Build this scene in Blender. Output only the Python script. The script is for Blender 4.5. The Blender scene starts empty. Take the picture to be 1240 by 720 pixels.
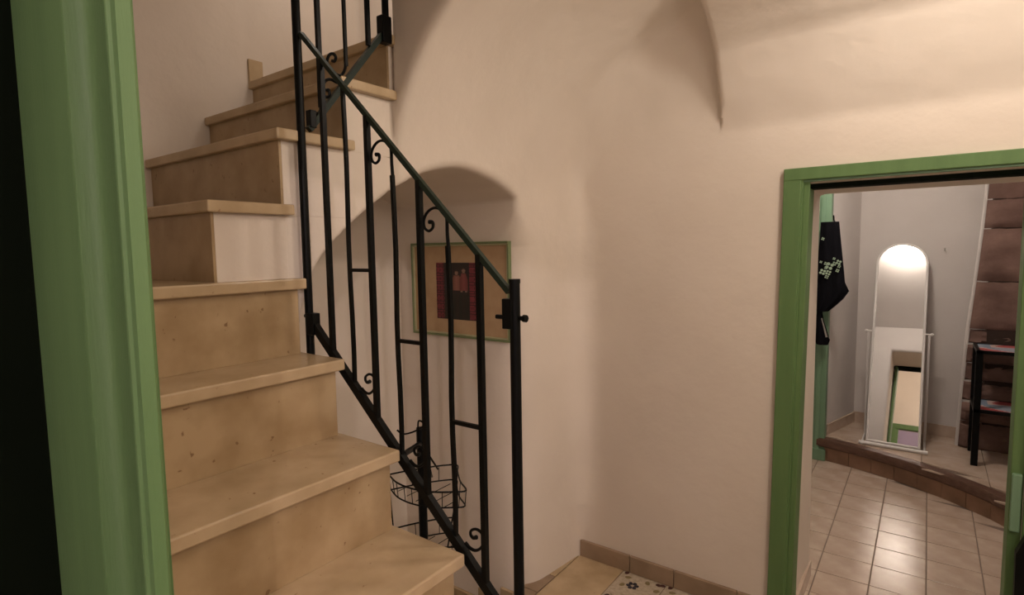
import bpy, bmesh, math, random
import numpy as np
from mathutils import Vector, Matrix
random.seed(7)
sc = bpy.context.scene
COL = sc.collection

# ------------------------------------------------------------------ camera, world, light, exposure
CAM_R = np.array([[0.80575516, 0.03781052, -0.5910406],
                  [0.592036, -0.07817197, 0.80211129],
                  [-0.01587456, -0.99622262, -0.08537265]])   # world = R @ (right, down, forward)
CAM_LOC = np.array([0., 0., 1.6])
FPX = 683.0
cd = bpy.data.cameras.new('camera'); cam = bpy.data.objects.new('camera', cd); COL.objects.link(cam)
cd.sensor_width = 36.0; cd.lens = 36.0 * FPX / 1240.0; cd.clip_start = 0.01
m = Matrix.Identity(4)
for i in range(3):
    m[i][0] = CAM_R[i][0]; m[i][1] = -CAM_R[i][1]; m[i][2] = -CAM_R[i][2]; m[i][3] = CAM_LOC[i]
cam.matrix_world = m
sc.camera = cam

w = bpy.data.worlds.new('world'); sc.world = w; w.use_nodes = True
w.node_tree.nodes['Background'].inputs[0].default_value = (1, .9, .8, 1)
w.node_tree.nodes['Background'].inputs[1].default_value = .02
sc.view_settings.view_transform = 'Standard'
sc.view_settings.look = 'None'
sc.view_settings.exposure = 0.0
sc.view_settings.gamma = 1.0
sc.view_settings.use_curve_mapping = False

def lamp(name, loc, power, color, radius, kind='POINT'):
    l = bpy.data.lights.new(name, kind); l.energy = power; l.color = color
    l.shadow_soft_size = radius
    o = bpy.data.objects.new(name, l); o.location = loc; COL.objects.link(o)
    return o
lamp('hall_light', (.10, 1.86, 2.70), 43, (1, .88, .76), .13)
lamp('hall_fill_light', (1.0, .80, 2.35), 24, (1, .89, .78), .22)  # added unseen fill, softens the contrast in the hall
lamp('near_room_light', (1.32, -1.25, 2.40), 72, (1, .84, .80), .03)
lamp('stairwell_fill_light', (-1.72, 1.42, 2.9), 3.5, (1, .89, .80), .10)  # added unseen fill, brightens the outer stair wall

# ------------------------------------------------------------------ helpers
def hit(px, py, ax, val):
    """point of the camera ray through a photograph pixel on the plane ax = val"""
    r = CAM_R @ np.array([(px - 620) / FPX, (py - 360) / FPX, 1.])
    i = 'xyz'.index(ax); t = (val - CAM_LOC[i]) / r[i]
    return Vector(CAM_LOC + t * r)

def meta(o, label=None, cat=None, group=None, kind=None):
    if label: o['label'] = label
    if cat: o['category'] = cat
    if group: o['group'] = group
    if kind: o['kind'] = kind
    return o

def link(name, me, mat=None, parent=None):
    o = bpy.data.objects.new(name, me); COL.objects.link(o)
    if mat is not None and not me.materials: me.materials.append(mat)
    if parent is not None:
        o.parent = parent
        o.matrix_parent_inverse = parent.matrix_world.inverted() if parent.type != 'EMPTY' else Matrix.Translation(-Vector(parent.location))
    return o

def empty(name, loc, label, cat, group=None):
    o = bpy.data.objects.new(name, None); o.location = loc; o.empty_display_size = .05
    COL.objects.link(o); return meta(o, label, cat, group)

def finish(name, bm, mat, parent=None, smooth=False):
    bmesh.ops.recalc_face_normals(bm, faces=bm.faces)
    me = bpy.data.meshes.new(name); bm.to_mesh(me); bm.free()
    if smooth:
        for p in me.polygons: p.use_smooth = True
        try: me.set_sharp_from_angle(angle=math.radians(38))
        except Exception: pass
    return link(name, me, mat, parent)

def box(bm, a, b, bev=0.0, seg=2):
    t = bmesh.new()
    bmesh.ops.create_cube(t, size=1)
    c = [(a[i] + b[i]) / 2 for i in range(3)]; s = [abs(b[i] - a[i]) for i in range(3)]
    for v in t.verts: v.co = Vector((c[0] + v.co.x * s[0], c[1] + v.co.y * s[1], c[2] + v.co.z * s[2]))
    if bev: bmesh.ops.bevel(t, geom=t.edges[:], offset=bev, segments=seg, affect='EDGES', profile=.5)
    me = bpy.data.meshes.new('t'); t.to_mesh(me); t.free(); bm.from_mesh(me); bpy.data.meshes.remove(me)

def boxobj(name, a, b, mat, parent=None, bev=0.0):
    bm = bmesh.new(); box(bm, a, b, bev); return finish(name, bm, mat, parent)

def prism(bm, poly, z0, z1):
    lo = [bm.verts.new((p[0], p[1], z0)) for p in poly]; hi = [bm.verts.new((p[0], p[1], z1)) for p in poly]
    n = len(poly); bm.faces.new(lo[::-1]); bm.faces.new(hi)
    for i in range(n): bm.faces.new((lo[i], lo[(i + 1) % n], hi[(i + 1) % n], hi[i]))

def tube(bm, pts, r, n=8, closed=False, square=False, up=(0, 1, 0), flat=1.0):
    pts = [Vector(p) for p in pts]; N = len(pts); rings = []
    upv = Vector(up).normalized()
    if square: n = 4
    for i, p in enumerate(pts):
        a = pts[(i - 1) % N] if (closed or i > 0) else p
        b = pts[(i + 1) % N] if (closed or i < N - 1) else p
        d = (b - a).normalized()
        u = upv - d * upv.dot(d)
        if u.length < 1e-3: u = Vector((1, 0, 0)) - d * d.x
        u.normalize(); s = d.cross(u)
        rr = r[i] if isinstance(r, (list, tuple)) else r
        ring = []
        for k in range(n):
            an = 2 * math.pi * (k + (.5 if square else 0)) / n
            q = rr * (1.4142 if square else 1)
            ring.append(bm.verts.new(p + s * math.cos(an) * q + u * math.sin(an) * q * flat))
        rings.append(ring)
    for i in range(N if closed else N - 1):
        A, B = rings[i], rings[(i + 1) % N]
        for k in range(n): bm.faces.new((A[k], A[(k + 1) % n], B[(k + 1) % n], B[k]))
    if not closed:
        bm.faces.new(rings[0][::-1]); bm.faces.new(rings[-1])

def spline(pts, k=6):
    """Catmull-Rom through the points"""
    P = [Vector(p) for p in pts]; P = [P[0] * 2 - P[1]] + P + [P[-1] * 2 - P[-2]]; out = []
    for i in range(1, len(P) - 2):
        for j in range(k):
            t = j / k
            out.append(.5 * ((2 * P[i]) + (P[i + 1] - P[i - 1]) * t + (2 * P[i - 1] - 5 * P[i] + 4 * P[i + 1] - P[i + 2]) * t * t
                             + (3 * P[i] - P[i - 1] - 3 * P[i + 1] + P[i + 2]) * t ** 3))
    out.append(P[-2]); return out

# ------------------------------------------------------------------ materials
def mat(name, color, rough=.6, metal=0., spec=.5):
    m = bpy.data.materials.new(name); m.use_nodes = True
    b = m.node_tree.nodes['Principled BSDF']
    b.inputs['Base Color'].default_value = (*color, 1); b.inputs['Roughness'].default_value = rough
    b.inputs['Metallic'].default_value = metal; b.inputs['Specular IOR Level'].default_value = spec
    return m

def noisy(m, c1, c2, scale=4, detail=6, bump=0., bscale=30, lo=.35, hi=.65, stretch=None, pits=None):
    nt = m.node_tree; N = nt.nodes; L = nt.links; b = N['Principled BSDF']
    tc = N.new('ShaderNodeTexCoord'); src = tc.outputs['Object']
    if stretch:
        mp = N.new('ShaderNodeMapping'); mp.inputs['Scale'].default_value = stretch
        L.new(src, mp.inputs[0]); src = mp.outputs[0]
    n = N.new('ShaderNodeTexNoise'); n.inputs['Scale'].default_value = scale; n.inputs['Detail'].default_value = detail
    L.new(src, n.inputs['Vector'])
    r = N.new('ShaderNodeValToRGB'); r.color_ramp.elements[0].position = lo; r.color_ramp.elements[1].position = hi
    r.color_ramp.elements[0].color = (*c1, 1); r.color_ramp.elements[1].color = (*c2, 1)
    L.new(n.outputs[0], r.inputs[0]); out = r.outputs[0]
    if pits:
        v = N.new('ShaderNodeTexNoise'); v.inputs['Scale'].default_value = pits[1]; v.inputs['Detail'].default_value = 2
        L.new(tc.outputs['Object'], v.inputs['Vector'])
        r2 = N.new('ShaderNodeValToRGB'); r2.color_ramp.elements[0].position = pits[2]; r2.color_ramp.elements[1].position = pits[2] + .05
        L.new(v.outputs[0], r2.inputs[0])
        mx = N.new('ShaderNodeMix'); mx.data_type = 'RGBA'
        L.new(r2.outputs[0], mx.inputs[0]); L.new(out, mx.inputs[6]); mx.inputs[7].default_value = (*pits[0], 1)
        out = mx.outputs[2]
    L.new(out, b.inputs['Base Color'])
    if bump:
        n2 = N.new('ShaderNodeTexNoise'); n2.inputs['Scale'].default_value = bscale; n2.inputs['Detail'].default_value = 5
        L.new(src, n2.inputs['Vector'])
        bp = N.new('ShaderNodeBump'); bp.inputs['Strength'].default_value = bump; bp.inputs['Distance'].default_value = .01
        L.new(n2.outputs[0], bp.inputs['Height']); L.new(bp.outputs[0], b.inputs['Normal'])
    return m

def vcol(name, rough=.7):
    m = bpy.data.materials.new(name); m.use_nodes = True; nt = m.node_tree
    a = nt.nodes.new('ShaderNodeVertexColor'); a.layer_name = 'paint'
    b = nt.nodes['Principled BSDF']; b.inputs['Roughness'].default_value = rough
    nt.links.new(a.outputs[0], b.inputs['Base Color']); return m

PLASTER = noisy(mat('cream_plaster', (.74, .64, .54), .85, spec=.2), (.71, .63, .55), (.76, .68, .60), 2.2, 6, .6, 7)
FARWALL = noisy(mat('grey_white_plaster', (.6, .56, .53), .85, spec=.2), (.62, .585, .56), (.68, .645, .62), 2, 5, .25, 8)
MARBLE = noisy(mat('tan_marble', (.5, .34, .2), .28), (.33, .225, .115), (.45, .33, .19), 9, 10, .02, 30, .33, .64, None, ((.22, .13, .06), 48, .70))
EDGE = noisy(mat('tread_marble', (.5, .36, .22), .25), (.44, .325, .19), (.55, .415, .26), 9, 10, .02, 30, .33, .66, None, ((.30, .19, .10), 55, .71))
TILE = noisy(mat('beige_floor_tile', (.5, .4, .32), .22), (.47, .36, .28), (.57, .46, .375), 9, 6, .01, 20)
GROUT = mat('brown_grout', (.20, .15, .12), .9)
SKIRT = noisy(mat('skirting_tile', (.45, .3, .19), .5), (.27, .19, .125), (.35, .25, .17), 9, 6, .03, 30)
BRTILE = noisy(mat('terracotta_tile', (.3, .18, .11), .6), (.24, .145, .09), (.36, .22, .14), 8, 6, .05, 30)
GREEN = noisy(mat('green_paint', (.12, .22, .07), .42), (.095, .18, .06), (.115, .21, .072), 3, 5, .12, 60, .35, .65, (8, 8, .6))
GREEN.node_tree.nodes['Principled BSDF'].inputs['Roughness'].default_value = .6
GREENL = noisy(mat('pale_green_paint', (.16, .28, .18), .45), (.15, .27, .16), (.18, .31, .2), 3, 4, .05, 40, .35, .65, (8, 8, .6))
SHADE_GREEN = mat('shaded_green_paint', (.003, .005, .002), .8, spec=.05)  # green paint with deep shade put into the colour
IRON = mat('black_iron', (.0025, .003, .003), .38, spec=.14)
RAILG = mat('dark_green_iron', (.010, .020, .012), .5, spec=.25)
WHITE = mat('white_enamel', (.75, .73, .71), .35)
WOOD = noisy(mat('dark_wood_beam', (.1, .05, .03), .5), (.075, .035, .022), (.15, .08, .05), 4, 7, .2, 20, .3, .7, (2, 12, 12))
STONE = noisy(mat('brown_sandstone', (.2, .11, .09), .9), (.11, .062, .05), (.22, .135, .11), 6, 9, .9, 14, .3, .7)
MIRROR = mat('mirror_glass', (.92, .92, .92), .015, 1.)
CLOTH = mat('black_cloth', (.004, .004, .006), .9, spec=.1)
MAT_BOARD = noisy(mat('tan_mat_board', (.36, .235, .13), .8), (.43, .29, .165), (.46, .32, .185), 20, 3)
FRAMEG = mat('green_gilt_frame', (.17, .22, .10), .4)
FRAMEL = mat('pale_gilt_bead', (.42, .40, .24), .4)
PAINT = vcol('printed_colour')
MOSAIC = noisy(mat('mosaic_mortar', (.5, .43, .33), .5), (.42, .35, .26), (.56, .49, .39), 60, 3, .1, 60)
BLUEP = mat('dark_blue_pebble', (.012, .012, .03), .3)
REDP = mat('red_brown_pebble', (.06, .012, .012), .3)
OLIVEP = mat('olive_pebble', (.24, .19, .09), .4)
LILAC = mat('lilac_wall_paint', (.6, .55, .6), .85)
LAMPM = bpy.data.materials.new('lamp_glow'); LAMPM.use_nodes = True
_b = LAMPM.node_tree.nodes['Principled BSDF']; _b.inputs['Emission Color'].default_value = (1, .86, .74, 1); _b.inputs['Emission Strength'].default_value = 95

# ------------------------------------------------------------------ hall shell: vaults, arch and walls as one carved volume
YW = 2.485                                   # door wall
XW = -1.47                                   # wall under the upper flight
XL = -2.30                                   # outer wall of the stairwell
def smax(a, b, k=.022):
    h = np.maximum(k - np.abs(a - b), 0) / k
    return np.maximum(a, b) + h * h * k * .25
def smin(a, b, k=.022): return -smax(-a, -b, k)
AY = [.90, .93, .96, 1.012, 1.064, 1.138, 1.237, 1.328, 1.446, 1.53, 1.62, 1.69, 1.75, 1.89, 2.007, 2.06, 2.2]
AZ = [1.10, 1.30, 1.44, 1.556, 1.612, 1.675, 1.748, 1.803, 1.865, 1.893, 1.912, 1.917, 1.912, 1.888, 1.845, 1.815, 1.75]
_yy = np.linspace(.9, 2.2, 261); _zz = np.interp(_yy, AY, AZ)
_zz = np.convolve(np.pad(_zz, 6, mode='edge'), np.ones(13) / 13, mode='valid')

TBX = np.linspace(-1.6, -.6, 101)
def _tab(xp, fp):
    q = np.interp(TBX, xp, fp); return np.convolve(np.pad(q, 8, mode='edge'), np.ones(17) / 17, mode='valid')
TZS = _tab([-1.6, -1.5, -1.384, -1.16, -.95, -.8, -.70], [1.50, 1.65, 1.90, 2.08, 2.16, 2.14, 2.09])
TB_ = _tab([-1.6, -1.5, -1.384, -1.16, -.95, -.8, -.70], [.32, .33, .365, .47, .54, .57, .57])
TEZ = np.linspace(2.0, 3.0, 201)
TEO = np.interp(TEZ, [2.0, 2.085, 2.14, 2.22, 2.30, 2.38, 2.46, 2.54, 2.60, 2.70, 2.80, 2.88, 2.93, 3.0], [0, 0, .022, .058, .095, .140, .235, .36, .46, .62, .80, 1.02, 1.35, 2.2])
TEO = np.convolve(np.pad(TEO, 4, mode='edge'), np.ones(9) / 9, mode='valid')
TEG = np.sqrt(1 + np.gradient(TEO, TEZ) ** 2)
def air(x, y, z):
    # web over the side wall: barrel along y
    dy = np.maximum(y - 2.06, 0)
    u = np.minimum(x + .55, 0) * (.92 / (.92 - .14 * dy)); v = np.maximum(z - 1.82, 0)
    fA = (np.sqrt((u / .92) ** 2 + (v / .76) ** 2) - 1) * .82
    fA = np.where(x > -.55, z - 2.58, fA)
    # door wall leaning inwards above the springing (corner squinch)
    zs = np.interp(x, TBX, TZS); bb = np.interp(x, TBX, TB_)
    t = np.clip((z - zs) / bb, 0, .995)
    sy = .7 * (1 - np.sqrt(1 - t * t)) + .7 * np.maximum((z - zs) / bb - .995, 0) * 9
    fS = (y - (YW - sy)) * np.sqrt(1 - t * t * .97) * .9
    cell = smax(smax(smax(fA, fS, .025 + .10 * np.clip((z - .09) / .2, 0, 1) * np.clip((1.95 - z) / .3, .05, 1)), x + .722, .006), 1.33 - y, .006)
    # vault over the door wall: barrel along x
    fE = (y - (YW - np.interp(z, TEZ, TEO))) / np.interp(z, TEZ, TEG)
    fE = np.maximum(fE, z - 2.95)
    main = np.maximum(np.maximum(fE, -.73 - x), x - 1.5)
    f = smin(cell, main, .03 * np.clip((z - 2.12) / .06, 0, 1) + 1e-6)
    # tall stairwell
    void = np.maximum(np.maximum(XW - x, y - 1.33), np.maximum(np.minimum(x + .82, np.maximum(x + .72, z - 2.40)), z - 3.05))
    f = smin(f, void, .035)
    st = np.where(y < .737, 1.49, np.where(y < .935, 1.712, np.where(y < 1.155, 1.92, np.where(y < 1.342, 2.107, 2.285))))
    xl = XL + .10 * np.clip((y - 1.30) / .5, 0, 1)
    well = np.maximum(np.maximum(xl - x, y - 1.80), np.maximum(np.maximum(st - z, z - 3.05), x - (XW + .012)))
    f = smin(f, well, .004)
    # arched recess under the upper flight
    za = np.interp(y, _yy, _zz)
    niche = np.maximum(np.maximum(-2.25 - x, x - (XW + .02)), np.maximum(smax(y - 2.05, (z - za) * .85, .01), .90 - y))
    f = smin(f, niche, .03 + .12 * np.clip((y - 1.93) / .1, 0, 1) * np.clip((1.76 - z) / .15, 0, 1))
    # door opening with splayed plaster reveal, and the far room beyond it
    sp = np.maximum(y - 2.6, 0) * .03
    door = smax(np.maximum(-.415 - x + sp, x - .34), z - (1.835 - sp), .02)
    door = np.maximum(door, YW - .05 - y)
    f = np.minimum(f, door)
    farr = 2.95 - y
    f = smin(f, farr, .03)
    f = np.maximum(f, -.30 - z + 0 * x)
    return f

def shell():
    h = .0155
    lo = np.array([-2.42, .19, -.28]); hi = np.array([1.56, 3.02, 3.12])
    n = ((hi - lo) / h).astype(int) + 1
    xs = lo[0] + h * np.arange(n[0]); ys = lo[1] + h * np.arange(n[1]); zs = lo[2] + h * np.arange(n[2])
    F = np.empty(n, np.float32)
    for i in range(0, n[0], 24):
        X, Y, Z = np.meshgrid(xs[i:i + 24], ys, zs, indexing='ij'); F[i:i + 24] = air(X, Y, Z)
    S = F < 0
    a = S[:-1, :-1, :-1]; any_ = a.copy(); all_ = a.copy()
    for dx in (0, 1):
        for dy in (0, 1):
            for dz in (0, 1):
                q = S[dx:n[0] - 1 + dx, dy:n[1] - 1 + dy, dz:n[2] - 1 + dz]; any_ |= q; all_ &= q
    act = np.argwhere(any_ & ~all_)
    idx = -np.ones([k - 1 for k in n], np.int32); idx[act[:, 0], act[:, 1], act[:, 2]] = np.arange(len(act))
    corners = [(i, j, k) for i in (0, 1) for j in (0, 1) for k in (0, 1)]
    acc = np.zeros((len(act), 3)); cnt = np.zeros(len(act))
    for c in corners:
        for ax in range(3):
            if c[ax]: continue
            d = list(c); d[ax] = 1
            fa = F[act[:, 0] + c[0], act[:, 1] + c[1], act[:, 2] + c[2]].astype(float)
            fb = F[act[:, 0] + d[0], act[:, 1] + d[1], act[:, 2] + d[2]].astype(float)
            cr = (fa < 0) != (fb < 0); tt = np.where(cr, fa / np.where(cr, fa - fb, 1), 0)
            p = np.tile(np.array(c, float), (len(act), 1)); p[:, ax] += tt
            acc += p * cr[:, None]; cnt += cr
    P = lo + h * (act + acc / cnt[:, None])
    def grad(P, e=.003):
        g = np.empty_like(P)
        for k in range(3):
            d = np.zeros(3); d[k] = e; A = P + d; B = P - d
            g[:, k] = (air(A[:, 0], A[:, 1], A[:, 2]) - air(B[:, 0], B[:, 1], B[:, 2])) / (2 * e)
        return g
    for _ in range(3):
        g = grad(P); f = air(P[:, 0], P[:, 1], P[:, 2])
        st = (f / np.maximum((g * g).sum(1), .05))[:, None] * g
        L = np.linalg.norm(st, axis=1, keepdims=True); st *= np.minimum(1, .4 * h / np.maximum(L, 1e-9)); P -= st
    quads = []
    for ax in range(3):
        sl0 = [slice(0, n[k] - 1) if k == ax else slice(1, n[k] - 1) for k in range(3)]
        sl1 = [slice(1, n[k]) if k == ax else slice(1, n[k] - 1) for k in range(3)]
        A = S[tuple(sl0)]; B = S[tuple(sl1)]; cr = np.argwhere(A != B); fl = A[cr[:, 0], cr[:, 1], cr[:, 2]]
        base = cr.copy()
        o = [k for k in range(3) if k != ax]
        base[:, o[0]] += 1; base[:, o[1]] += 1
        q = []
        for (i, j) in ((-1, -1), (0, -1), (0, 0), (-1, 0)):
            t = base.copy(); t[:, o[0]] += i; t[:, o[1]] += j; q.append(idx[t[:, 0], t[:, 1], t[:, 2]])
        q = np.stack(q, 1)
        flip = fl if ax != 1 else ~fl
        q[flip] = q[flip][:, ::-1]; quads.append(q)
    Q = np.concatenate(quads); Q = Q[(Q >= 0).all(1)]
    G = -grad(P, .006); G /= np.maximum(np.linalg.norm(G, axis=1, keepdims=True), 1e-6)
    cen = P[Q].mean(1); nn = G[Q].mean(1)
    far = (cen[:, 1] > 2.93)
    ceil = (cen[:, 2] > 2.0) & (nn[:, 2] < -.25) & ~far
    left = (cen[:, 0] < -1.40) & ~ceil & ~far & ~((cen[:, 1] > 2.2) & (cen[:, 0] > -1.395))
    back = ~ceil & ~left & ~far
    for nm, msk, mt in (('ceiling', ceil, PLASTER), ('wall_left', left, PLASTER), ('wall_back', back, PLASTER), ('wall_far_near', far, FARWALL)):
        q = Q[msk]; us, inv = np.unique(q, return_inverse=True); q = inv.reshape(q.shape)
        me = bpy.data.meshes.new(nm)
        me.vertices.add(len(us)); me.vertices.foreach_set('co', P[us].astype(np.float32).ravel())
        me.loops.add(q.size); me.loops.foreach_set('vertex_index', q.astype(np.int32).ravel())
        me.polygons.add(len(q)); me.polygons.foreach_set('loop_start', np.arange(0, q.size, 4, dtype=np.int32))
        me.polygons.foreach_set('loop_total', np.full(len(q), 4, np.int32))
        me.polygons.foreach_set('use_smooth', np.ones(len(q), bool))
        me.update(calc_edges=True)
        me.normals_split_custom_set_from_vertices([tuple(v) for v in G[us]])
        o = link(nm, me, mt); meta(o, kind='structure')
shell()

def struct(name, a, b, mt):
    o = boxobj(name, a, b, mt); return meta(o, kind='structure')

# wall with the near doorway (camera looks through it), hall side at y = .20
bm = bmesh.new()
box(bm, (-2.45, .09, -.3), (-.803, .215, 3.1)); box(bm, (.42, .09, -.3), (1.6, .215, 3.1)); box(bm, (-.803, .09, 2.06), (.42, .215, 3.1))
meta(finish('wall_front', bm, PLASTER), kind='structure')
# near room shell behind the camera
bm = bmesh.new()
box(bm, (-1.6, -2.4, 0), (-1.5, .09, 2.6)); box(bm, (2.0, -2.4, 0), (2.1, .09, 2.6)); box(bm, (-1.6, -2.5, 0), (2.1, -2.4, 2.6))
meta(finish('wall_near', bm, LILAC), kind='structure')
struct('ceiling_near', (-1.6, -2.5, 2.6), (2.1, .2, 2.7), LILAC)
struct('floor_near', (-1.6, -2.5, -.1), (2.1, .2, 0), TILE)

# ------------------------------------------------------------------ hall floor
fl = meta(boxobj('floor', (-1.14, .2, -.06), (1.5, 2.95, -.004), GROUT), kind='structure')
bm = bmesh.new(); prism(bm, [(-1.41, .97), (-1.14, .97), (-1.14, 2.485), (-1.41, 2.485)], -.06, -.004); finish('floor_base', bm, GROUT, fl)
def slab(nm, a, b, mt, par, bev=.002): return boxobj(nm, a, b, mt, par, bev)
for y0 in (1.0, 1.5, 1.99): slab('floor_slab', (-1.408, y0, -.03), (-1.162, y0 + .487, 0), EDGE, fl)
# border tiles that follow the crooked wall, and the step down into the arched recess
for y0, y1, xa, xb in ((2.235, 2.472, -1.492, -1.415), (2.08, 2.230, -1.495, -1.492), (1.6, 2.075, -1.50, -1.50)):
    bm = bmesh.new(); prism(bm, [(-1.412, y0), (-1.412, y1), (xb, y1), (xa, y0)], -.06, .001); finish('border_tile', bm, SKIRT if y0 < 2.2 else EDGE, fl)
struct('floor_recess', (-2.25, .9, -.30), (-1.41, 2.05, -.27), EDGE)
# mosaic tiles and hall tiles
def pebble(bm, x, y, a, b, rot, z=.0):
    ring = []; N = 12
    c, s = math.cos(rot), math.sin(rot)
    top = bm.verts.new((x, y, z + .003)); mid = []
    for k in range(N):
        t = 2 * math.pi * k / N; rr = 1 + .06 * math.sin(3 * t + x * 90)
        px, py = a * rr * math.cos(t), b * rr * math.sin(t)
        ring.append(bm.verts.new((x + px * c - py * s, y + px * s + py * c, z - .001)))
        mid.append(bm.verts.new((x + (px * c - py * s) * .75, y + (px * s + py * c) * .75, z + .0025)))
    for k in range(N):
        j = (k + 1) % N
        bm.faces.new((ring[k], ring[j], mid[j], mid[k])); bm.faces.new((mid[k], mid[j], top))
for ix in range(12):
    for iy in range(7):
        x0 = -1.158 + ix * .22; y1 = 2.483 - iy * .22
        if y1 < 1.0 and ix < 2: continue
        tl = slab('mosaic_tile', (x0, y1 - .216, -.03), (x0 + .216, y1, 0), MOSAIC, fl)
        if ix > 3 or iy > 2: continue
        cx, cy = x0 + .088, y1 - .104
        bm = bmesh.new()
        for k in range(6):
            t = 2 * math.pi * k / 6 + .3; pebble(bm, cx + .019 * math.cos(t), cy + .019 * math.sin(t), .0125, .0105, t)
        finish('blue_petals', bm, BLUEP, tl, True)['kind'] = 'stuff'
        bm = bmesh.new()
        for dx, dy in ((-.068, -.12), (-.058, -.155), (.10, .072), (.117, .078), (-.066, .085)):
            X_, Y_ = cx + dx, cy + dy
            if x0 + .01 < X_ < x0 + .208 and y1 - .208 < Y_ < y1 - .008: pebble(bm, X_, Y_, .015, .011, dx * 30)
        if len(bm.verts): finish('red_petals', bm, REDP, tl, True)['kind'] = 'stuff'
        else: bm.free()
        bm = bmesh.new()
        for dx, dy, r in ((-.045, .052, .3), (-.045, -.018, 1.2), (.05, .06, 2.0), (.11, .02, .6), (.06, -.07, .9), (0, -.1, .2)):
            pebble(bm, cx + dx, cy + dy, .017, .012, r)
        finish('olive_pebbles', bm, OLIVEP, tl, True)['kind'] = 'stuff'

# skirting of the hall, tile by tile
sk = meta(boxobj('baseboard_back', (-1.405, YW - .004, 0), (-.50, YW + .01, .078), SKIRT), kind='structure')
for x0, x1 in ((-1.404, -1.128), (-1.125, -.905), (-.902, -.62), (-.617, -.50)):
    boxobj('skirting_tile', (x0, YW - .016, .002), (x1 - .001, YW + .002, .085), SKIRT, sk, .002)
sk2 = meta(boxobj('baseboard_left', (-2.24, 2.046, -.27), (-1.50, 2.052, -.14), SKIRT), kind='structure')
for x0, x1, z0, z1 in ((-2.24, -2.0, -.27, -.14), (-1.997, -1.74, -.27, -.128), (-1.737, -1.60, -.27, -.07), (-1.597, -1.505, -.27, -.022)):
    boxobj('skirting_tile', (x0, 2.034, z0), (x1, 2.05, z1), EDGE, sk2, .002)

# ------------------------------------------------------------------ staircase
stair = empty('staircase', (-1.4, .6, 0), 'winding marble staircase climbing from the hall up to the left', 'stairs')
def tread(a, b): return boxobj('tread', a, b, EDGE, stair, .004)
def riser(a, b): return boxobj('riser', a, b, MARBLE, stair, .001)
YS = .945; Y0 = .205
lower = [(-.845, .893), (-1.055, 1.100), (-1.262, 1.311), (-1.420, 1.527)]
for k in range(1, 5): lower.insert(0, (-.845 + .21 * k, .893 - .183 * k))
zprev = 0.0
for i, (x, z) in enumerate(lower):
    nx = lower[i + 1][0] if i + 1 < len(lower) else XL - .0
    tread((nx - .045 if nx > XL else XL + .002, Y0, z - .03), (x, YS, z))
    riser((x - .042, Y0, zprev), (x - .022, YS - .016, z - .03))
    zprev = z
bm = bmesh.new(); zp = -.0
for i, (x, z) in enumerate(lower):
    nx = lower[i + 1][0] if i + 1 < len(lower) else XW - .05
    box(bm, (nx - .041, Y0, 0), (x - .043, YS - .022, z - .031))
finish('masonry_core', bm, PLASTER, stair)
upper = [(.692, 1.735), (.890, 1.943), (1.110, 2.130), (1.297, 2.308)]
XR = -1.443
zprev = 1.527
for i, (y, z) in enumerate(upper):
    ny = upper[i + 1][0] if i < 3 else 1.80
    tread((XL + .002, y, z - .03), (XR, ny + .043 if i < 3 else 1.799, z))
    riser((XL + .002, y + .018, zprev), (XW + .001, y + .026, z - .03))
    boxobj('side_plaster', (XW - .04, y + .026, zprev - .03), (XW + .001, ny + .03, z - .03), PLASTER, stair, .001)
    zprev = z
boxobj('skirting_tile', (XL, 1.30, 2.308), (XL + .012, 1.60, 2.40), EDGE, stair, .001)

# ------------------------------------------------------------------ iron railing of the lower flight
YR = .965
def V2(px, py): return hit(px, py, 'y', YR)
rail = empty('stair_railing', (-1.1, YR, .9), 'black iron railing with scrolls beside the lower flight', 'railing')
def R(nm, pts, r, n=10, square=False, mt=IRON, par=rail, up=(0, 1, 0), flat=1.0):
    bm = bmesh.new(); tube(bm, pts, r, n, False, square, up, flat); return finish(nm, bm, mt, par, not square)
xs_ = [-1.340, -1.250, -1.161, -1.0705, -.981, -.891, -.800]
def ztop(x): return 2.201 + (x + 1.421) * (1.523 - 2.201) / (-.728 + 1.421)
def zbot(x): return 1.372 + (x + 1.415) * (.816 - 1.372) / (-.796 + 1.415)
R('corner_post', [(-1.447, YR, 1.29), (-1.440, YR, 3.1)], .0118, 14)
NP = R('newel_post', [(-.704, YR, 0), (-.704, YR, 1.535)], .0118, 14)
R('handrail', [(-1.424, YR, ztop(-1.424)), (-.718, YR, ztop(-.718) - .004)], .0062, 4, True, RAILG, rail)
R('bottom_rail', [(-1.437, YR, zbot(-1.437) + .012), (-.725, YR, zbot(-.725))], .0115, 4, True, IRON, rail, (0, 1, 0), .7)
for i, x in enumerate(xs_):
    th = i % 2 == 0
    top = ztop(x) - .004
    if not th: top = top - (.068 if i > 1 else .0)
    wob = 0 if th else .0022
    z0, z1 = zbot(x), top
    pts = [(x + wob * math.sin(k * 1.3), YR, z0 + (z1 - z0) * k / 8) for k in range(9)]
    R('baluster', pts, .0066 if th else .0046, 4, True)
for (a, b, py) in ((1, 2, 327), (3, 4, 414), (5, 6, 515)):
    z = V2(570, 515).z if py == 515 else (V2(498, 414).z if py == 414 else V2(437, 327).z)
    R('crossbar', [(xs_[a], YR, z), (xs_[b], YR, z)], .0045, 4, True)
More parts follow.
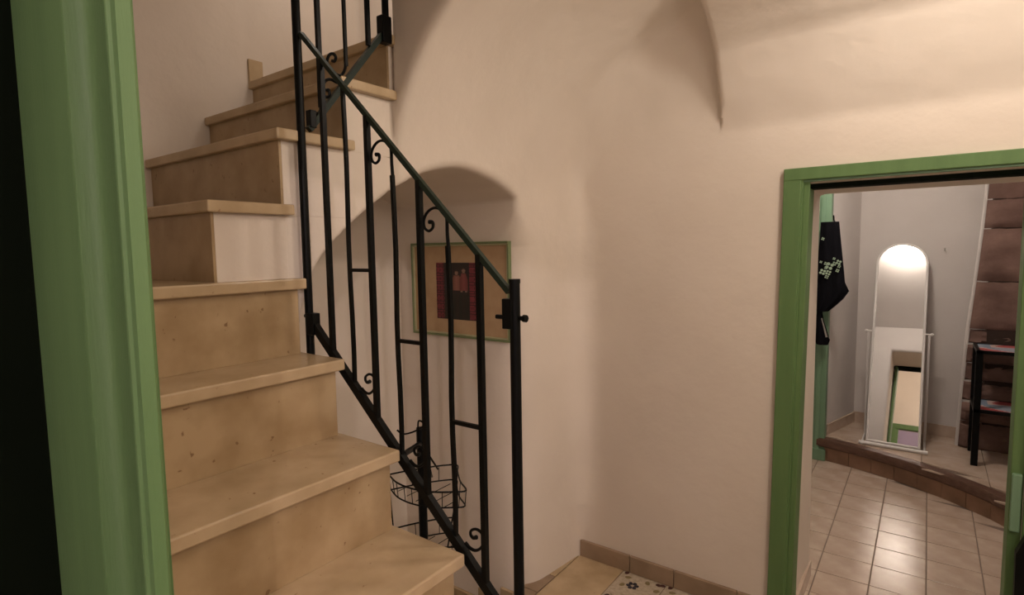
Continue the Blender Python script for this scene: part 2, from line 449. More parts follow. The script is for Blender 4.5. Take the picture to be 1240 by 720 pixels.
# scrolls: arch from the thin bar over to a curl beside the thick one
tops = [(478, 205), (476.5, 190), (473, 178), (467, 171.5), (460, 170.5), (453.5, 176), (449.8, 185), (450.5, 194), (455, 197.5), (459, 193.5), (459, 187.5), (455.5, 187)]
tp = [V2(*p) - Vector((xs_[3], YR, ztop(xs_[3]))) for p in tops]
tp[0] = Vector((.0, 0, -.075)); tp[1] = Vector((-.002, 0, -.045))
for k in (3, 5):
    o = Vector((xs_[k], YR, ztop(xs_[k])))
    s = spline([o + q for q in tp], 5)
    R('scroll', s, [.0045 - .0010 * min(1, j / 14) for j in range(len(s) - 10)] + [.0035 + .00022 * j for j in range(10)], 8)
# lower scrolls: from the bottom rail up into a curl beside the thick bar
bots = [(438, 470), (442, 474.5), (447, 476.2), (451.5, 473), (454, 467), (454, 460), (451.5, 454.6), (447, 452.8), (443, 455.5), (442.6, 460), (445, 462.8), (448, 461.5)]
bp = [V2(*p) - Vector((xs_[2], YR, zbot(xs_[2]))) for p in bots]
for k in (2, 4, 6):
    o = Vector((xs_[k], YR, zbot(xs_[k])))
    s = spline([o + q * (1.0) for q in bp], 5)
    R('scroll', s, [.0045 - .0010 * min(1, j / 14) for j in range(len(s) - 10)] + [.0035 + .00022 * j for j in range(10)], 8)
# clamps
def clamp(x, z, par, y=YR, sx=1):
    bm = bmesh.new(); box(bm, (x - .026 * sx, y - .013, z - .02), (x + .0 * sx, y + .013, z + .045), .002)
    tube(bm, [(x - .05 * sx, y, z + .004), (x + .028 * sx, y, z + .004)], .005, 10, up=(0, 1, 0))
    tube(bm, [(x + .022 * sx, y, z + .004), (x + .030 * sx, y, z + .004)], .008, 8, up=(0, 1, 0))
    return finish('clamp', bm, IRON, par)
clamp(-.704, 1.450, rail)
bm = bmesh.new(); box(bm, (-1.445, YR - .013, 1.362), (-1.412, YR + .013, 1.425), .002)
tube(bm, [(-1.465, YR, 1.415), (-1.435, YR, 1.415)], .006, 8); finish('clamp', bm, IRON, rail)
bm = bmesh.new(); tube(bm, [(-.704, YR, 1.528), (-.704, YR, 1.537)], .0128, 14); finish('cap', bm, IRON, NP, True)

# railing of the upper flight, in the plane of its side wall
XU = -1.45
rail2 = empty('stair_railing', (XU, 1.1, 2.0), 'upper flight black iron railing crossing above the handrail', 'railing')
def U(px, py): return hit(px, py, 'x', XU)
a, b = U(374, 157), U(463, 41)
R('bottom_rail', [a, b], .0085, 4, True, RAILG, rail2, (1, 0, 0))
for px, py in ((389, 130), (419, 80), (446, 55)):
    p = U(px, py); R('baluster', [(XU, p.y, p.z), (XU, p.y, 3.0)], .0062 if px != 419 else .0046, 4, True, IRON, rail2, (1, 0, 0))
p = U(467.5, 45); R('top_post', [(XU, p.y, 2.285), (XU, p.y, 3.1)], .0115, 12, False, IRON, rail2, (1, 0, 0))
def Rs(pts, r=.0046):
    s = spline([U(*q) for q in pts], 5); R('scroll', s, r, 8, False, IRON, rail2, (1, 0, 0))
Rs([(419, 72), (417.5, 84), (413, 91), (407, 90), (400, 85), (396, 77), (398, 67.5), (403, 65), (406.5, 69), (405, 74), (402, 73.5)])
Rs([(408, 100), (400, 96), (394, 98), (391, 104), (391, 113), (395, 117.5), (399, 115), (398, 109), (395, 109)])
q = U(466, 32); bm = bmesh.new(); box(bm, (XU - .016, q.y - .022, q.z - .055), (XU + .016, q.y + .016, q.z + .03), .003); finish('clamp', bm, IRON, rail2)
q = U(374, 146); bm = bmesh.new(); box(bm, (XU - .012, q.y - .002, q.z - .02), (XU + .012, q.y + .018, q.z + .03), .002)
tube(bm, [(XU, q.y + .002, q.z + .024), (XU, q.y + .03, q.z + .024)], .006, 8); finish('clamp', bm, IRON, rail2)

# ------------------------------------------------------------------ short post and wire caddy behind the railing
sp_ = empty('iron_post', (-1.14, 1.10, -.27), 'short black iron post behind the scrolled railing, near the wire caddy', 'post')
bm = bmesh.new(); tube(bm, [(-1.14, 1.10, -.05), (-1.14, 1.10, 1.100)], .0125, 14); finish('post', bm, IRON, sp_, True)
bm = bmesh.new(); tube(bm, [(-1.14, 1.10, 1.055), (-1.075, .975, 1.075)], .008, 8, up=(0, 0, 1)); finish('bracket', bm, IRON, sp_, True)
cad = empty('wire_caddy', (-1.12, 1.12, .74), 'small black wire corner basket hanging behind the railing', 'wire basket')
def W(nm, pts, r=.0022, closed=False, par=cad):
    bm = bmesh.new(); tube(bm, pts, r, 6, closed, up=(.3, .2, 1)); return finish(nm, bm, IRON, par, True)
def ring(z, s=1.0, dx=0):
    base = [(-1.235, 1.06), (-1.175, 1.035), (-1.11, 1.03), (-1.05, 1.045), (-1.000, 1.078), (-.978, 1.105), (-1.03, 1.140), (-1.085, 1.19), (-1.12, 1.225), (-1.16, 1.19), (-1.205, 1.12)]
    cx, cy = -1.115, 1.11
    return [(cx + dx + (x - cx) * s, cy + (y - cy) * s, z) for x, y in base]
def basket(z, s):
    k = W('basket', spline(ring(z, s) + [ring(z, s)[0]], 4)[:-1], .0024, True)
    W('rim_wire', spline(ring(z - .045, s * .96) + [ring(z - .045, s * .96)[0]], 4)[:-1], .0022, True, k)
    A, B = ring(z, s), ring(z - .045, s * .96)
    bm = bmesh.new()
    for i in range(11):
        for t in (0, .5)[:2 if i < 5 else 1]:
            j = (i + 1) % 11
            p = Vector(A[i]).lerp(Vector(A[j]), t); q = Vector(B[i]).lerp(Vector(B[j]), t); tube(bm, [p, q], .0012, 5, up=(.3, .2, 1))
    for i in range(5):
        x = -1.205 * 1 + i * .045; x = -1.115 + (x + 1.115) * s
        tube(bm, [(x, 1.05 + abs(x + 1.115) * .2, z - .045), (x, 1.19 - abs(x + 1.115) * .75, z - .045)], .0012, 5)
    finish('base_wires', bm, IRON, k, True)
basket(.955, 1.0); basket(.795, .88)
W('side_wire', [(-1.235, 1.06, 1.0), (-1.238, 1.06, .955), (-1.225, 1.065, .75)])
W('side_wire', [(-1.00, 1.09, .955), (-1.01, 1.09, .90), (-1.045, 1.09, .75)])
W('back_wire', spline([(-1.145, 1.17, .955), (-1.135, 1.12, 1.02), (-1.12, 1.09, 1.045), (-1.10, 1.085, 1.02), (-1.095, 1.09, .985), (-1.12, 1.12, .955)], 5), .003)
W('hook', spline([(-1.215, 1.08, 1.085), (-1.195, 1.08, 1.078), (-1.17, 1.085, 1.083), (-1.135, 1.09, 1.10), (-1.115, 1.09, 1.118), (-1.135, 1.09, 1.124), (-1.14, 1.09, 1.105), (-1.14, 1.09, 1.085)], 5), .0026)

# ------------------------------------------------------------------ framed picture
pic = empty('framed_picture', (-1.825, 2.04, 1.4), 'framed print with wide tan mat in the arched recess', 'picture')
x0, x1, z0, z1, yf = -2.138, -1.512, 1.176, 1.637, 2.038
def border(nm, a, b, c, d, wd, ya, yb, mt, par):
    bm = bmesh.new()
    box(bm, (a, ya, c), (b, yb, c + wd), .0015, 1); box(bm, (a, ya, d - wd), (b, yb, d), .0015, 1)
    box(bm, (a, ya, c + wd), (a + wd, yb, d - wd), .0015, 1); box(bm, (b - wd, ya, c + wd), (b, yb, d - wd), .0015, 1)
    return finish(nm, bm, mt, par)
fr = border('frame', x0, x1, z0, z1, .010, yf - .007, 2.052, FRAMEG, pic)
border('inner_bead', x0 + .010, x1 - .010, z0 + .010, z1 - .010, .008, yf - .004, 2.050, FRAMEL, fr)
boxobj('mat_board', (x0 + .012, yf + .004, z0 + .012), (x1 - .012, yf + .012, z1 - .012), MAT_BOARD, pic)
def painted(name, nu, nv, fn, place, par, mt=PAINT, thick=None):
    verts = [place(i / nu, j / nv) for j in range(nv + 1) for i in range(nu + 1)]
    faces = [(j * (nu + 1) + i, j * (nu + 1) + i + 1, (j + 1) * (nu + 1) + i + 1, (j + 1) * (nu + 1) + i) for j in range(nv) for i in range(nu)]
    me = bpy.data.meshes.new(name); me.from_pydata(verts, [], faces)
    at = me.color_attributes.new('paint', 'FLOAT_COLOR', 'CORNER'); k = 0
    data = []
    for j in range(nv):
        for i in range(nu):
            c = fn((i + .5) / nu, (j + .5) / nv); data += [c[0], c[1], c[2], 1.] * 4
    at.data.foreach_set('color', data)
    return link(name, me, mt, par)
def art(u, v):
    if u < .20 or u > .80:
        bx = (u * 22 + (.5 if int(v * 26) % 2 else 0)) % 2; bz = (v * 26) % 1
        rr = random.Random(int(u * 11) * 31 + int(v * 26)).random()
        return (.035, .012, .012) if (bx < .25 or bz < .2) else (.13 + .07 * rr, .02 + .012 * rr, .028 + .015 * rr)
    c = (.022, .016, .014)
    for cx, hz, shirt in ((.30, .86, (.03, .03, .035)), (.50, .82, (.26, .11, .08)), (.67, .86, (.22, .06, .055))):
        d = math.hypot((u - cx) / .048, (v - hz) / .052)
        if d < 1: c = (.24, .14, .10) if d < .8 and v < hz + .03 else (.05, .03, .02)
        elif abs(u - cx) < .09 - max(0, v - .72) * .4 and .52 < v < hz - .04: c = tuple(s * (1 - .35 * abs(u - cx) / .09) for s in shirt)
    for hx in (.30, .62, .72):
        if math.hypot((u - hx) / .025, (v - .50) / .02) < 1: c = (.2, .12, .09)
    if v < .45: c = (.018 + .004 * math.sin(u * 40), .015, .011)
    return c
painted('print', 56, 72, art, lambda u, v: (-1.970 + u * .268, yf + .0025, 1.262 + v * .277), pic)

# ------------------------------------------------------------------ green door frame to the far room
GY = YW
d1 = meta(boxobj('door_1', (-.492, GY - .022, 0), (-.428, GY + .004, 1.895), GREEN, None, .003), kind='structure')
boxobj('head_casing', (-.4705, GY - .024, 1.850), (.43, GY + .004, 1.897), GREEN, d1, .003)
boxobj('casing_board', (.29, GY - .022, 0), (.352, GY + .004, 1.85), GREEN, d1, .003)
for xa, xb, ya, yb, nm in ((-.431, -.421, -.016, .03, 'inner_bead'), (-.4215, -.400, -.006, .10, 'jamb')):
    boxobj(nm, (xa, GY + ya, 0), (xb, GY + yb, 1.862 - (xb + .43) * .6), GREEN, d1, .002)
boxobj('head_bead', (-.43, GY - .010, 1.842), (.29, GY + .03, 1.851), GREENL, d1, .001)
boxobj('head_rebate', (-.421, GY + .012, 1.818), (.29, GY + .10, 1.843), SHADE_GREEN, d1, .001)  # shadow under the head is painted in as near-black colour
boxobj('jamb', (.255, GY + .004, 0), (.29, GY + .10, 1.842), GREEN, d1, .003)
boxobj('hinge', (.258, GY - .012, .62), (.284, GY + .01, .82), GREENL, d1, .003)
q = hit(975, 262, 'y', GY + .01); meta(boxobj('strike_plate', (-.409, GY + .03, q.z - .014), (-.402, GY + .06, q.z + .014), mat('rusty_steel', (.10, .04, .02), .7), d1, .001))
for o in [d1] + list(d1.children):
    if max(v.co.x for v in o.data.vertices) < -.38:
        for v in o.data.vertices: v.co.x += .0145 * (v.co.z - .4)
bm = bmesh.new(); P_ = [hit(x, y, 'y', GY - .06) for x, y in ((1242, 652), (1230, 671), (1227, 740), (1262, 740), (1262, 640))]
lo_ = [bm.verts.new(p) for p in P_]; hi_ = [bm.verts.new(p + Vector((0, .035, 0))) for p in P_]
bm.faces.new(lo_); bm.faces.new(hi_[::-1])
for i in range(5): bm.faces.new((lo_[i], hi_[i], hi_[(i + 1) % 5], lo_[(i + 1) % 5]))
finish('black_object', bm, IRON, d1)  # corner of an unidentified black object at the right edge

# ------------------------------------------------------------------ near green door frame
prof = [(-.755, .216), (-.755, .18), (-.616, .18), (-.6135, .1815), (-.6125, .191), (-.610, .196), (-.605, .1985), (-.598, .1995), (-.5665, .1995), (-.5655, .1965), (-.5640, .1958), (-.5625, .1966),
        (-.5618, .1995), (-.5600, .2005), (-.5575, .2015), (-.5568, .2130), (-.560, .216)]
bm = bmesh.new(); prism(bm, prof, 0, 2.07)
for v in bm.verts: v.co.x -= .010 * (1.83 - v.co.z)
d2 = meta(finish('door_2', bm, GREEN, None, True), kind='structure')
boxobj('head_casing', (-.748, .18, 2.03), (.50, .228, 2.10), GREEN, d2, .002)
boxobj('jamb', (.37, .09, 0), (.43, .205, 2.06), GREEN, d2, .002)
boxobj('hall_casing', (-.66, .2155, 0), (-.585, .226, 2.10), GREEN, d2, .001)
boxobj('hall_casing', (.41, .205, 0), (.48, .228, 2.10), GREEN, d2, .002)
boxobj('door_leaf', (-.80, -.62, .01), (-.757, .20, 2.055), SHADE_GREEN, d2, .003)  # leaf in deep shade, its darkness put into the colour

# ------------------------------------------------------------------ far room
PZ = .165
RB = [(-.62, 4.66), (-.552, 4.641), (-.348, 4.589), (-.20, 4.53), (-.045, 4.453), (.14, 4.335), (.318, 4.188), (.417, 4.066), (.60, 3.86), (.80, 3.60)]
struct('wall_right', (.95, 2.95, 0), (1.05, 5.3, 2.6), FARWALL)
bm = bmesh.new(); cv = [(2.95 + 2.45 * k / 24, 2.10 + .40 * math.sin(math.pi * min(1, (k + 0) / 24)) ** .8) for k in range(25)]
lo_ = [bm.verts.new((-2.25, y, z)) for y, z in cv]; hi_ = [bm.verts.new((1.05, y, z)) for y, z in cv]
tl_ = [bm.verts.new((-2.25, y, 2.7)) for y, z in cv]; tr_ = [bm.verts.new((1.05, y, 2.7)) for y, z in cv]
for k in range(24):
    bm.faces.new((lo_[k], lo_[k + 1], hi_[k + 1], hi_[k])); bm.faces.new((tl_[k], tl_[k + 1], tr_[k + 1], tr_[k]))
    bm.faces.new((lo_[k], lo_[k + 1], tl_[k + 1], tl_[k])); bm.faces.new((hi_[k], hi_[k + 1], tr_[k + 1], tr_[k]))
bm.faces.new((lo_[0], hi_[0], tr_[0], tl_[0])); bm.faces.new((lo_[24], hi_[24], tr_[24], tl_[24]))
meta(finish('ceiling_far', bm, FARWALL, None, True), kind='structure')
bm = bmesh.new(); prism(bm, [(-.66, 4.74), (-.572, 4.74), (-.435, 5.24), (.30, 5.16), (1.0, 5.05), (1.0, 5.3), (-.66, 5.4)], 0, 2.5)
meta(finish('wall_far', bm, FARWALL), kind='structure')
struct('wall_far_left', (-2.2, 4.76, 0), (-.64, 4.86, 2.5), FARWALL)
struct('wall_far_side', (-2.3, 2.95, 0), (-2.2, 4.86, 2.5), FARWALL)
ff_ = meta(boxobj('floor_far', (-2.2, 2.55, -.06), (1.0, 5.3, -.003), GROUT), kind='structure')
tile_me = {}
def tilecut(name, poly, z0, z1, mt, par, bev=.0015):
    bm = bmesh.new(); prism(bm, poly, z0, z1)
    bmesh.ops.bevel(bm, geom=[e for e in bm.edges if abs(e.verts[0].co.z - z1) < 1e-6 and abs(e.verts[1].co.z - z1) < 1e-6], offset=bev, segments=1, affect='EDGES')
    return finish(name, bm, mt, par)
def riser_y(x):
    return float(np.interp(x, [p[0] for p in RB], [p[1] for p in RB]))
TX, TY = .2178, .2100
for i in range(-7, 5):
    for j in range(-3, 9):
        x0 = -.383 + i * TX; y0_ = 3.226 + j * TY
        if y0_ < 2.58: continue
        x1_, y1_ = x0 + TX, y0_ + TY
        if x1_ > .97: continue
        g = .0022
        if x1_ > -.60:
            ya, yb = riser_y(x0), riser_y(x1_)
            if y0_ >= max(ya, yb) - .004: continue
            if y1_ > min(ya, yb) - .004:
                pl = [(x0 + g, y0_ + g), (x1_ - g, y0_ + g), (x1_ - g, min(y1_ - g, max(yb, y0_ + g + .002))), (x0 + g, min(y1_ - g, max(ya, y0_ + g + .002)))]
                tilecut('floor_tile', pl, -.03, 0, TILE, ff_); continue
        elif y1_ > 4.75: continue
        if 'f' not in tile_me:
            o = tilecut('floor_tile', [(g, g), (TX - g, g), (TX - g, TY - g), (g, TY - g)], -.03, 0, TILE, ff_); tile_me['f'] = o.data
        else: o = link('floor_tile', tile_me['f'], None, ff_)
        o.location = (x0, y0_, random.uniform(-.0004, .0004))
# raised platform: core, terracotta riser tiles, wooden nosing, top tiles
plat = meta(bpy.data.objects.new('trim_1', None), kind='structure')
bm = bmesh.new(); prism(bm, [(x, y + .02) for x, y in RB[:-1]] + [(.95, 3.6), (.95, 5.08), (.30, 5.17), (-.44, 5.25), (-.58, 4.75), (-.66, 4.74)], 0, PZ - .012)
me = bpy.data.meshes.new('trim_1'); bmesh.ops.recalc_face_normals(bm, faces=bm.faces); bm.to_mesh(me); bm.free(); me.materials.append(GROUT)
plat = meta(bpy.data.objects.new('trim_1', me), kind='structure'); COL.objects.link(plat)
# resample the curve by length
pts = [np.array(p) for p in RB]; dense = []
for a_, b_ in zip(pts[:-1], pts[1:]):
    for t in np.linspace(0, 1, 40, endpoint=False): dense.append(a_ * (1 - t) + b_ * t)
dense = np.array(dense)
dense = np.stack([np.convolve(np.pad(dense[:, k], 12, mode='edge'), np.ones(25) / 25, mode='valid') for k in (0, 1)], 1)
cum = np.concatenate([[0], np.cumsum(np.linalg.norm(np.diff(dense, axis=0), axis=1))])
def at_len(s): return np.array([np.interp(s, cum, dense[:, 0]), np.interp(s, cum, dense[:, 1])])
s = .07; prev = 0
while s < cum[-1]:
    p, q = at_len(prev + .0015), at_len(s - .0015); n_ = np.array([-(q - p)[1], (q - p)[0]]); n_ = n_ / np.linalg.norm(n_)
    bm = bmesh.new(); prism(bm, [tuple(p), tuple(q), tuple(q + n_ * .018), tuple(p + n_ * .018)], .001, .112); finish('riser_tile', bm, BRTILE, plat)
    prev = s; s += .148
sec = [(-.020, .105), (-.026, .112), (-.026, .155), (-.020, .1655), (.045, .1655), (.050, .160), (.050, .105)]
bm = bmesh.new(); rings = []
for k in range(0, 61):
    sv = cum[-1] * k / 60; p = at_len(sv); q = at_len(min(sv + .02, cum[-1])); r_ = at_len(max(sv - .02, 0)); d_ = (q - r_) / np.linalg.norm(q - r_)
    n_ = np.array([-d_[1], d_[0]]); rings.append([bm.verts.new((p[0] + n_[0] * u, p[1] + n_[1] * u, z)) for u, z in sec])
for A, B in zip(rings[:-1], rings[1:]):
    for k in range(len(sec)): bm.faces.new((A[k], A[(k + 1) % len(sec)], B[(k + 1) % len(sec)], B[k]))
bm.faces.new(rings[0]); bm.faces.new(rings[-1][::-1])
finish('wooden_nosing', bm, WOOD, plat, True)
for i in range(-1, 5):
    for j in range(0, 5):
        x0, x1_ = -.64 + i * .33 + .33, -.64 + (i + 1) * .33 + .33 - .003; y0_, y1_ = 3.7 + j * .33, 3.7 + (j + 1) * .33 - .003
        x0 = max(x0, -.60); x1_ = min(x1_, .94)
        if x1_ <= x0: continue
        _o = .058 * math.hypot(1, (riser_y(x1_) - riser_y(x0)) / (x1_ - x0)); ya, yb = riser_y(x0) + _o, riser_y(x1_) + _o
        if y0_ > max(ya, yb) or True:
            ya, yb = max(y0_, ya), max(y0_, yb); y2 = min(y1_, 5.22)
            if ya >= y2 - .004 and yb >= y2 - .004: continue
            ya, yb = min(ya, y2 - .002), min(yb, y2 - .002)
            tilecut('platform_tile', [(x0, ya), (x1_, yb), (x1_, y2), (x0, y2)], PZ - .01, PZ, TILE, plat, .001)
# skirting of the far room
sf = meta(bpy.data.objects.new('baseboard_far', bpy.data.meshes.new('baseboard_far')), kind='structure')
def skirt(p, q, z0, z1, nm, par, mt=TILE):
    p, q = Vector(p), Vector(q); d = (q - p).normalized(); n_ = Vector((d.y, -d.x))
    bm = bmesh.new(); prism(bm, [tuple(p), tuple(q), tuple(q + n_ * .012), tuple(p + n_ * .012)], z0, z1); return finish(nm, bm, mt, par)
sf = meta(skirt((-.437, 5.238), (.30, 5.158), PZ, PZ + .03, 'baseboard_far', None), kind='structure')
for k in range(3):
    a_ = Vector((-.437, 5.236)); b_ = Vector((.30, 5.156)); skirt(a_.lerp(b_, k / 3), a_.lerp(b_, (k + 1) / 3 - .004), PZ, PZ + .085, 'skirting_tile', sf)
skirt((-.571, 4.745), (-.437, 5.232), PZ, PZ + .08, 'skirting_tile', sf)
# reveal skirting
rs = meta(boxobj('baseboard_reveal', (-.412, 2.60, 0), (-.398, 2.95, .075), TILE), kind='structure')

# green casing post on the far side, with plinth
gp = empty('door_casing', (-.60, 4.66, 0), 'pale green door casing post standing by the raised step', 'door frame')
bm = bmesh.new(); box(bm, (-.655, 4.64, .08), (-.565, 4.73, 2.45), .004); box(bm, (-.632, 4.632, .08), (-.600, 4.645, 2.45), .003); finish('post', bm, GREENL, gp)
boxobj('plinth', (-.662, 4.62, 0), (-.556, 4.735, .085), GREENL, gp, .004)

# hanging black cloths
def cloth(name, label, outline_l, outline_r, zs_, y, par=None, amp=.018, seg=22, thick=.012, grp=None):
    e = empty(name, (outline_l[0], y, zs_[0]), label, 'cloth')
    bm = bmesh.new(); front = []; rear = []
    for k, z in enumerate(zs_):
        a_, b_ = outline_l[k], outline_r[k]; f, r_ = [], []
        for i in range(seg + 1):
            u = i / seg; x = a_ + (b_ - a_) * u; ph = u * 14 + k * .15
            yy = y + amp * math.sin(ph) * min(1, .3 + k * .12) - .02 * math.sin(u * math.pi)
            f.append(bm.verts.new((x, yy, z))); r_.append(bm.verts.new((x, yy + thick + .02 * math.sin(u * math.pi), z)))
        front.append(f); rear.append(r_)
    for k in range(len(zs_) - 1):
        for i in range(seg):
            bm.faces.new((front[k][i], front[k][i + 1], front[k + 1][i + 1], front[k + 1][i]))
            bm.faces.new((rear[k][i + 1], rear[k][i], rear[k + 1][i], rear[k + 1][i + 1]))
        bm.faces.new((front[k][0], front[k + 1][0], rear[k + 1][0], rear[k][0])); bm.faces.new((front[k][seg], rear[k][seg], rear[k + 1][seg], front[k + 1][seg]))
    for i in range(seg):
        bm.faces.new((front[0][i + 1], front[0][i], rear[0][i], rear[0][i + 1])); bm.faces.new((front[-1][i], front[-1][i + 1], rear[-1][i + 1], rear[-1][i]))
    finish('fabric', bm, CLOTH, e, True); return e
def cx(px, py): return hit(px, py, 'y', 4.56)
L_ = [(994, 270), (993, 285), (991, 305), (990, 325), (989, 340), (988, 352), (987, 362), (987, 371), (988, 378)]
R_ = [(1016, 268), (1017.5, 285), (1019.5, 305), (1021.5, 325), (1023, 342), (1028, 352.5), (1021, 362), (1012, 370), (1003, 377)]
cl = cloth('hanging_cloth', 'black cloth with small pale flowers hanging by the green casing', [cx(*p).x for p in L_], [cx(*p).x for p in R_], [cx(*p).z for p in R_], 4.56, amp=.008)
FLW = mat('pale_green_print', (.32, .42, .30), .8)
def flower(bm, px, py, r):
    c = hit(px, py, 'y', 4.522)
    for k in range(4):
        t = math.pi / 2 * k + .4; p = c + Vector((math.cos(t) * r, 0, math.sin(t) * r)); N = 8
        f = [bm.verts.new(p + Vector((math.cos(2 * math.pi * j / N) * r * .62, 0, math.sin(2 * math.pi * j / N) * r * .62))) for j in range(N)]
        g_ = [bm.verts.new(v.co + Vector((0, .004, 0))) for v in f]
        bm.faces.new(f); bm.faces.new(g_[::-1])
        for j in range(N): bm.faces.new((f[j], g_[j], g_[(j + 1) % N], f[(j + 1) % N]))
bm = bmesh.new()
for px, py, r in ((1004.5, 322, .017), (996, 329, .014), (1003, 330, .012), (1015.5, 317.5, .012), (1010.5, 319, .009), (1000, 319, .008), (1001, 335, .009), (1014, 327.5, .008), (1016, 322.5, .007), (1000, 324, .007), (996.5, 289, .007), (1010, 313, .006), (994, 317, .006)):
    flower(bm, px, py, r)
finish('flower_print', bm, FLW, cl)['kind'] = 'stuff'
bm = bmesh.new(); q = cx(1009, 267); tube(bm, spline([(q.x, 4.64, q.z + .0), (q.x, 4.60, q.z + .0), (q.x, 4.585, q.z + .02), (q.x, 4.57, q.z + .035)], 4), .005, 8, up=(1, 0, 0)); finish('hook', bm, IRON, cl, True)
L2 = [(989, 373), (988, 384), (987, 395), (986.5, 406), (986, 414), (988, 418.5)]
R2 = [(996, 373), (995, 384), (997, 395), (1001, 406), (1004.5, 412), (1002, 418)]
bg = cloth('hanging_bag', 'small black bag hanging beneath the flowered cloth', [cx(*p).x for p in L2], [cx(*p).x for p in R2], [cx(*p).z for p in R2], 4.575, amp=.004)
bm = bmesh.new(); tube(bm, [cx(995.5, 385), cx(998, 395), cx(1001, 408)], .007, 6, flat=.4, up=(0, 1, 0)); finish('grey_strap', bm, mat('grey_strap', (.36, .33, .30), .8), bg, True)
bm = bmesh.new(); tube(bm, [cx(994, 372), cx(997, 388), cx(1003, 408)], .004, 6, up=(0, 1, 0)); finish('strap', bm, CLOTH, bg, True)

# ------------------------------------------------------------------ standing mirror
B0 = Vector((-.150, 4.665, PZ + .028)); T0 = Vector((-.150, 5.125, 1.590))
ax_ = (T0 - B0); Lm = ax_.length; upm = ax_.normalized(); rt = Vector((1, -.035, 0)).normalized(); nrm_ = rt.cross(upm).normalized()
if nrm_.y > 0: nrm_ = -nrm_
mir = empty('standing_mirror', (-.15, 4.70, PZ), 'tall arched mirror in slim white frame leaning on the raised step', 'mirror')
def MP(u, v, wv=0): return B0 + rt * u + upm * v + nrm_ * wv
HW = .148; RA = .148
def archpts(hw, top, bot, n=24):
    r = hw; out = [(hw, bot), (hw, top - r)]
    for k in range(1, n): t = math.pi * k / n; out.append((r * math.cos(t), top - r + r * math.sin(t)))
    out += [(-hw, top - r), (-hw, bot)]; return out
gpz = archpts(HW, Lm - .008, .012)
bm = bmesh.new(); f = [bm.verts.new(MP(u, v, .004)) for u, v in gpz]; bm.faces.new(f); finish('glass', bm, MIRROR, mir)
bm = bmesh.new(); f = [bm.verts.new(MP(u, v, -.004)) for u, v in gpz]; g_ = [bm.verts.new(MP(u, v, .002)) for u, v in gpz]; bm.faces.new(f); bm.faces.new(g_[::-1])
for i in range(len(f)): bm.faces.new((f[i], g_[i], g_[(i + 1) % len(f)], f[(i + 1) % len(f)]))
finish('backing', bm, WHITE, mir)
bm = bmesh.new(); tube(bm, [MP(u, v, .002) for u, v in archpts(HW + .004, Lm, .0)], .0085, 10, False, up=nrm_); tube(bm, [MP(-HW, .008), MP(HW, .008)], .008, 8, up=nrm_); finish('frame', bm, WHITE, mir, True)
# stand: two side legs to a base bar in front and feet at the back
for sgn in (-1, 1):
    x = -.15 + sgn * .182
    piv = MP(sgn * .182, .80, 0)
    bm = bmesh.new(); tube(bm, [(x, 4.93 - .02, PZ + .008), piv + Vector((0, .0, 0))], .007, 8, up=(1, 0, 0)); finish('leg', bm, WHITE, mir, True)
    bm = bmesh.new(); tube(bm, [MP(sgn * .154, .80), MP(sgn * .190, .80)], .006, 8, up=(0, 0, 1)); bmesh.ops.create_uvsphere(bm, u_segments=12, v_segments=8, radius=.012, matrix=Matrix.Translation(MP(sgn * .196, .80))); finish('knob', bm, WHITE, mir, True)
    bm = bmesh.new(); tube(bm, [(x, 4.64, PZ + .010), (x, 4.93, PZ + .008)], .007, 8, up=(0, 0, 1)); finish('foot', bm, WHITE, mir, True)
bm = bmesh.new(); tube(bm, [(-.150 - .200, 4.665, PZ + .014), (-.150 + .200, 4.650, PZ + .014)], .013, 12, up=(0, 0, 1)); finish('base_bar', bm, WHITE, mir, True)

# wall hook
q = hit(1144, 302, 'y', 5.13); bm = bmesh.new(); tube(bm, [q + Vector((0, .05, 0)), q + Vector((0, -.02, 0)), q + Vector((0, -.03, .012))], .0035, 8, up=(1, 0, 0))
meta(finish('wall_hook', bm, WHITE, None, True), 'tiny white hook on the wall right of the mirror', 'hook')

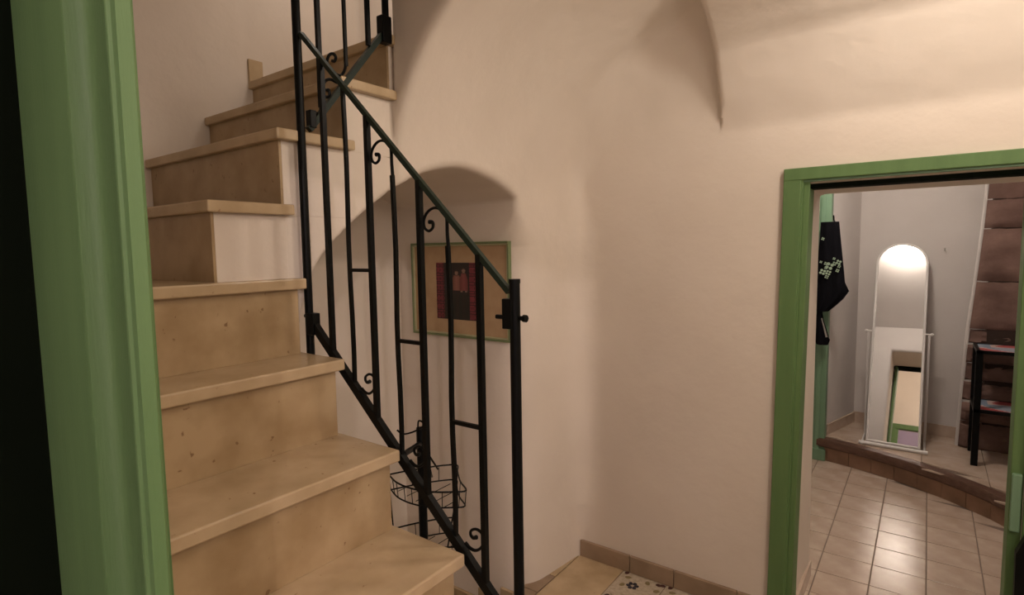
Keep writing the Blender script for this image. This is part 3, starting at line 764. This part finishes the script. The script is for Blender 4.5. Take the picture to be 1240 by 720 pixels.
# ------------------------------------------------------------------ stone pier on the right
sw = empty('stone_pier', (.6, 5.0, PZ), 'rough brown sandstone pier behind the black rack', 'stonework')
def jag(a, b, n, am, rng): return [a + (b - a) * k / n + (rng.uniform(-am, am) if 0 < k < n else 0) for k in range(n + 1)]
rows = [(2.46, 1.885), (1.878, 1.692), (1.684, 1.335), (1.326, 1.005), (.997, .90), (.892, .77), (.762, .64), (.632, .50), (.492, .36), (.352, PZ - .01)]
edge = [(2.46, .33), (1.944, .312), (1.686, .300), (1.316, .275), (.983, .250), (.60, .235), (PZ, .222)]
def xe(z): return float(np.interp(-z, [-e_[0] for e_ in edge], [e_[1] for e_ in edge]))
for i, (zt, zb) in enumerate(rows):
    rng = random.Random(i * 5 + 3)
    cuts = [None, 1.0] if i < 4 else [None, rng.uniform(.5, .68), 1.0]
    if 1 <= i < 4: cuts = [None, .66 + .05 * i, 1.0]
    for k in range(len(cuts) - 1):
        big = i < 4; am = .005 if big else .010
        y0_ = 4.945 + rng.uniform(-.012, .014) + (0 if big else rng.uniform(-.03, .03))
        nu, nv = 12, 8; bm = bmesh.new(); V_ = []
        for j in range(nv + 1):
            rowv = []
            for ii in range(nu + 1):
                z = zb + (zt - zb) * j / nv
                xl_ = xe(z) if cuts[k] is None else cuts[k] + .006
                x = xl_ + (cuts[k + 1] - xl_) * ii / nu
                e_ = min(ii, nu - ii, j, nv - j)
                yy = y0_ + (.035 if e_ == 0 else (.006 if e_ == 1 else 0)) + rng.uniform(-am, am) * (e_ > 0)
                zz = z + (rng.uniform(-.003, .003) if e_ == 0 else 0)
                rowv.append(bm.verts.new((x, yy, zz)))
            V_.append(rowv)
        for j in range(nv):
            for ii in range(nu): bm.faces.new((V_[j][ii], V_[j][ii + 1], V_[j + 1][ii + 1], V_[j + 1][ii]))
        finish('stone', bm, STONE, sw, True)
bm = bmesh.new(); prism(bm, [(.24, 4.985), (1.0, 4.985), (1.0, 5.1), (.24, 5.1)], 0, PZ); box(bm, (.345, 4.975, PZ), (1.0, 5.1, 2.5)); finish('mortar', bm, mat('dark_mortar', (.035, .02, .015), .95), sw)
# rounded plaster edge beside the stones
bm = bmesh.new(); pr = [(e_[1] - .006, 5.00, e_[0]) for e_ in edge]; tube(bm, spline(pr, 4), .012, 12, up=(0, 1, 0), flat=.6); finish('plaster_edge', bm, FARWALL, sw, True)

# ------------------------------------------------------------------ black metal rack with patterned shelves
rk = empty('side_rack', (.5, 4.77, PZ), 'black metal two tier rack with colourful patterned shelves by the stone pier', 'shelf rack')
X0_, X1_, Y0_, Y1_, ZT = .272, .80, 4.585, 4.90, .915
for x in (X0_, X1_):
    for y in (Y0_, Y1_): boxobj('leg', (x, y, PZ), (x + .036, y + .032, ZT), IRON, rk, .003)
def deco(u, v):
    k = math.sin(u * 9 + 2 * math.sin(v * 5)) + math.sin(v * 8 + u * 4)
    if k > .9: return (.42, .08, .08)
    if k > .2: return (.55, .40, .36)
    if k > -.6: return (.20, .26, .34)
    return (.30, .34, .40)
for zt in (ZT, .535):
    s_ = border('shelf', X0_, X1_ + .028, 0, 0, 0, 0, 0, IRON, rk) if False else None
    bm = bmesh.new()
    for a_, b_ in (((X0_, Y0_, zt - .022), (X1_ + .028, Y0_ + .02, zt)), ((X0_, Y1_ + .008, zt - .022), (X1_ + .028, Y1_ + .028, zt)), ((X0_, Y0_ + .02, zt - .022), (X0_ + .02, Y1_ + .008, zt)), ((X1_ + .008, Y0_ + .02, zt - .022), (X1_ + .028, Y1_ + .008, zt))):
        box(bm, a_, b_, .002, 1)
    s_ = finish('shelf_frame', bm, IRON, rk)
    bd = boxobj('shelf_board', (X0_ + .02, Y0_ + .02, zt - .014), (X1_ + .008, Y1_ + .008, zt - .004), IRON, rk)
    painted('patterned_top', 40, 24, deco, lambda u, v, zt=zt: (X0_ + .021 + u * (X1_ - X0_ - .014), Y0_ + .021 + v * (Y1_ - Y0_ - .014), zt - .003), bd)

# ------------------------------------------------------------------ ceiling lamp of the far room (seen in the mirror)
lm = empty('ceiling_lamp', (-.25, 3.93, 2.5), 'round white ceiling lamp glowing in the mirror reflection', 'lamp')
bm = bmesh.new(); bmesh.ops.create_uvsphere(bm, u_segments=32, v_segments=16, radius=.105, matrix=Matrix.Translation((-.25, 3.93, 2.35)) @ Matrix.Diagonal((1, 1, .42, 1)))
finish('glass_shade', bm, LAMPM, lm, True)
bm = bmesh.new(); tube(bm, [(-.25, 3.93, 2.35), (-.25, 3.93, 2.499)], .05, 32, up=(1, 0, 0)); finish('rim', bm, WHITE, lm, True)
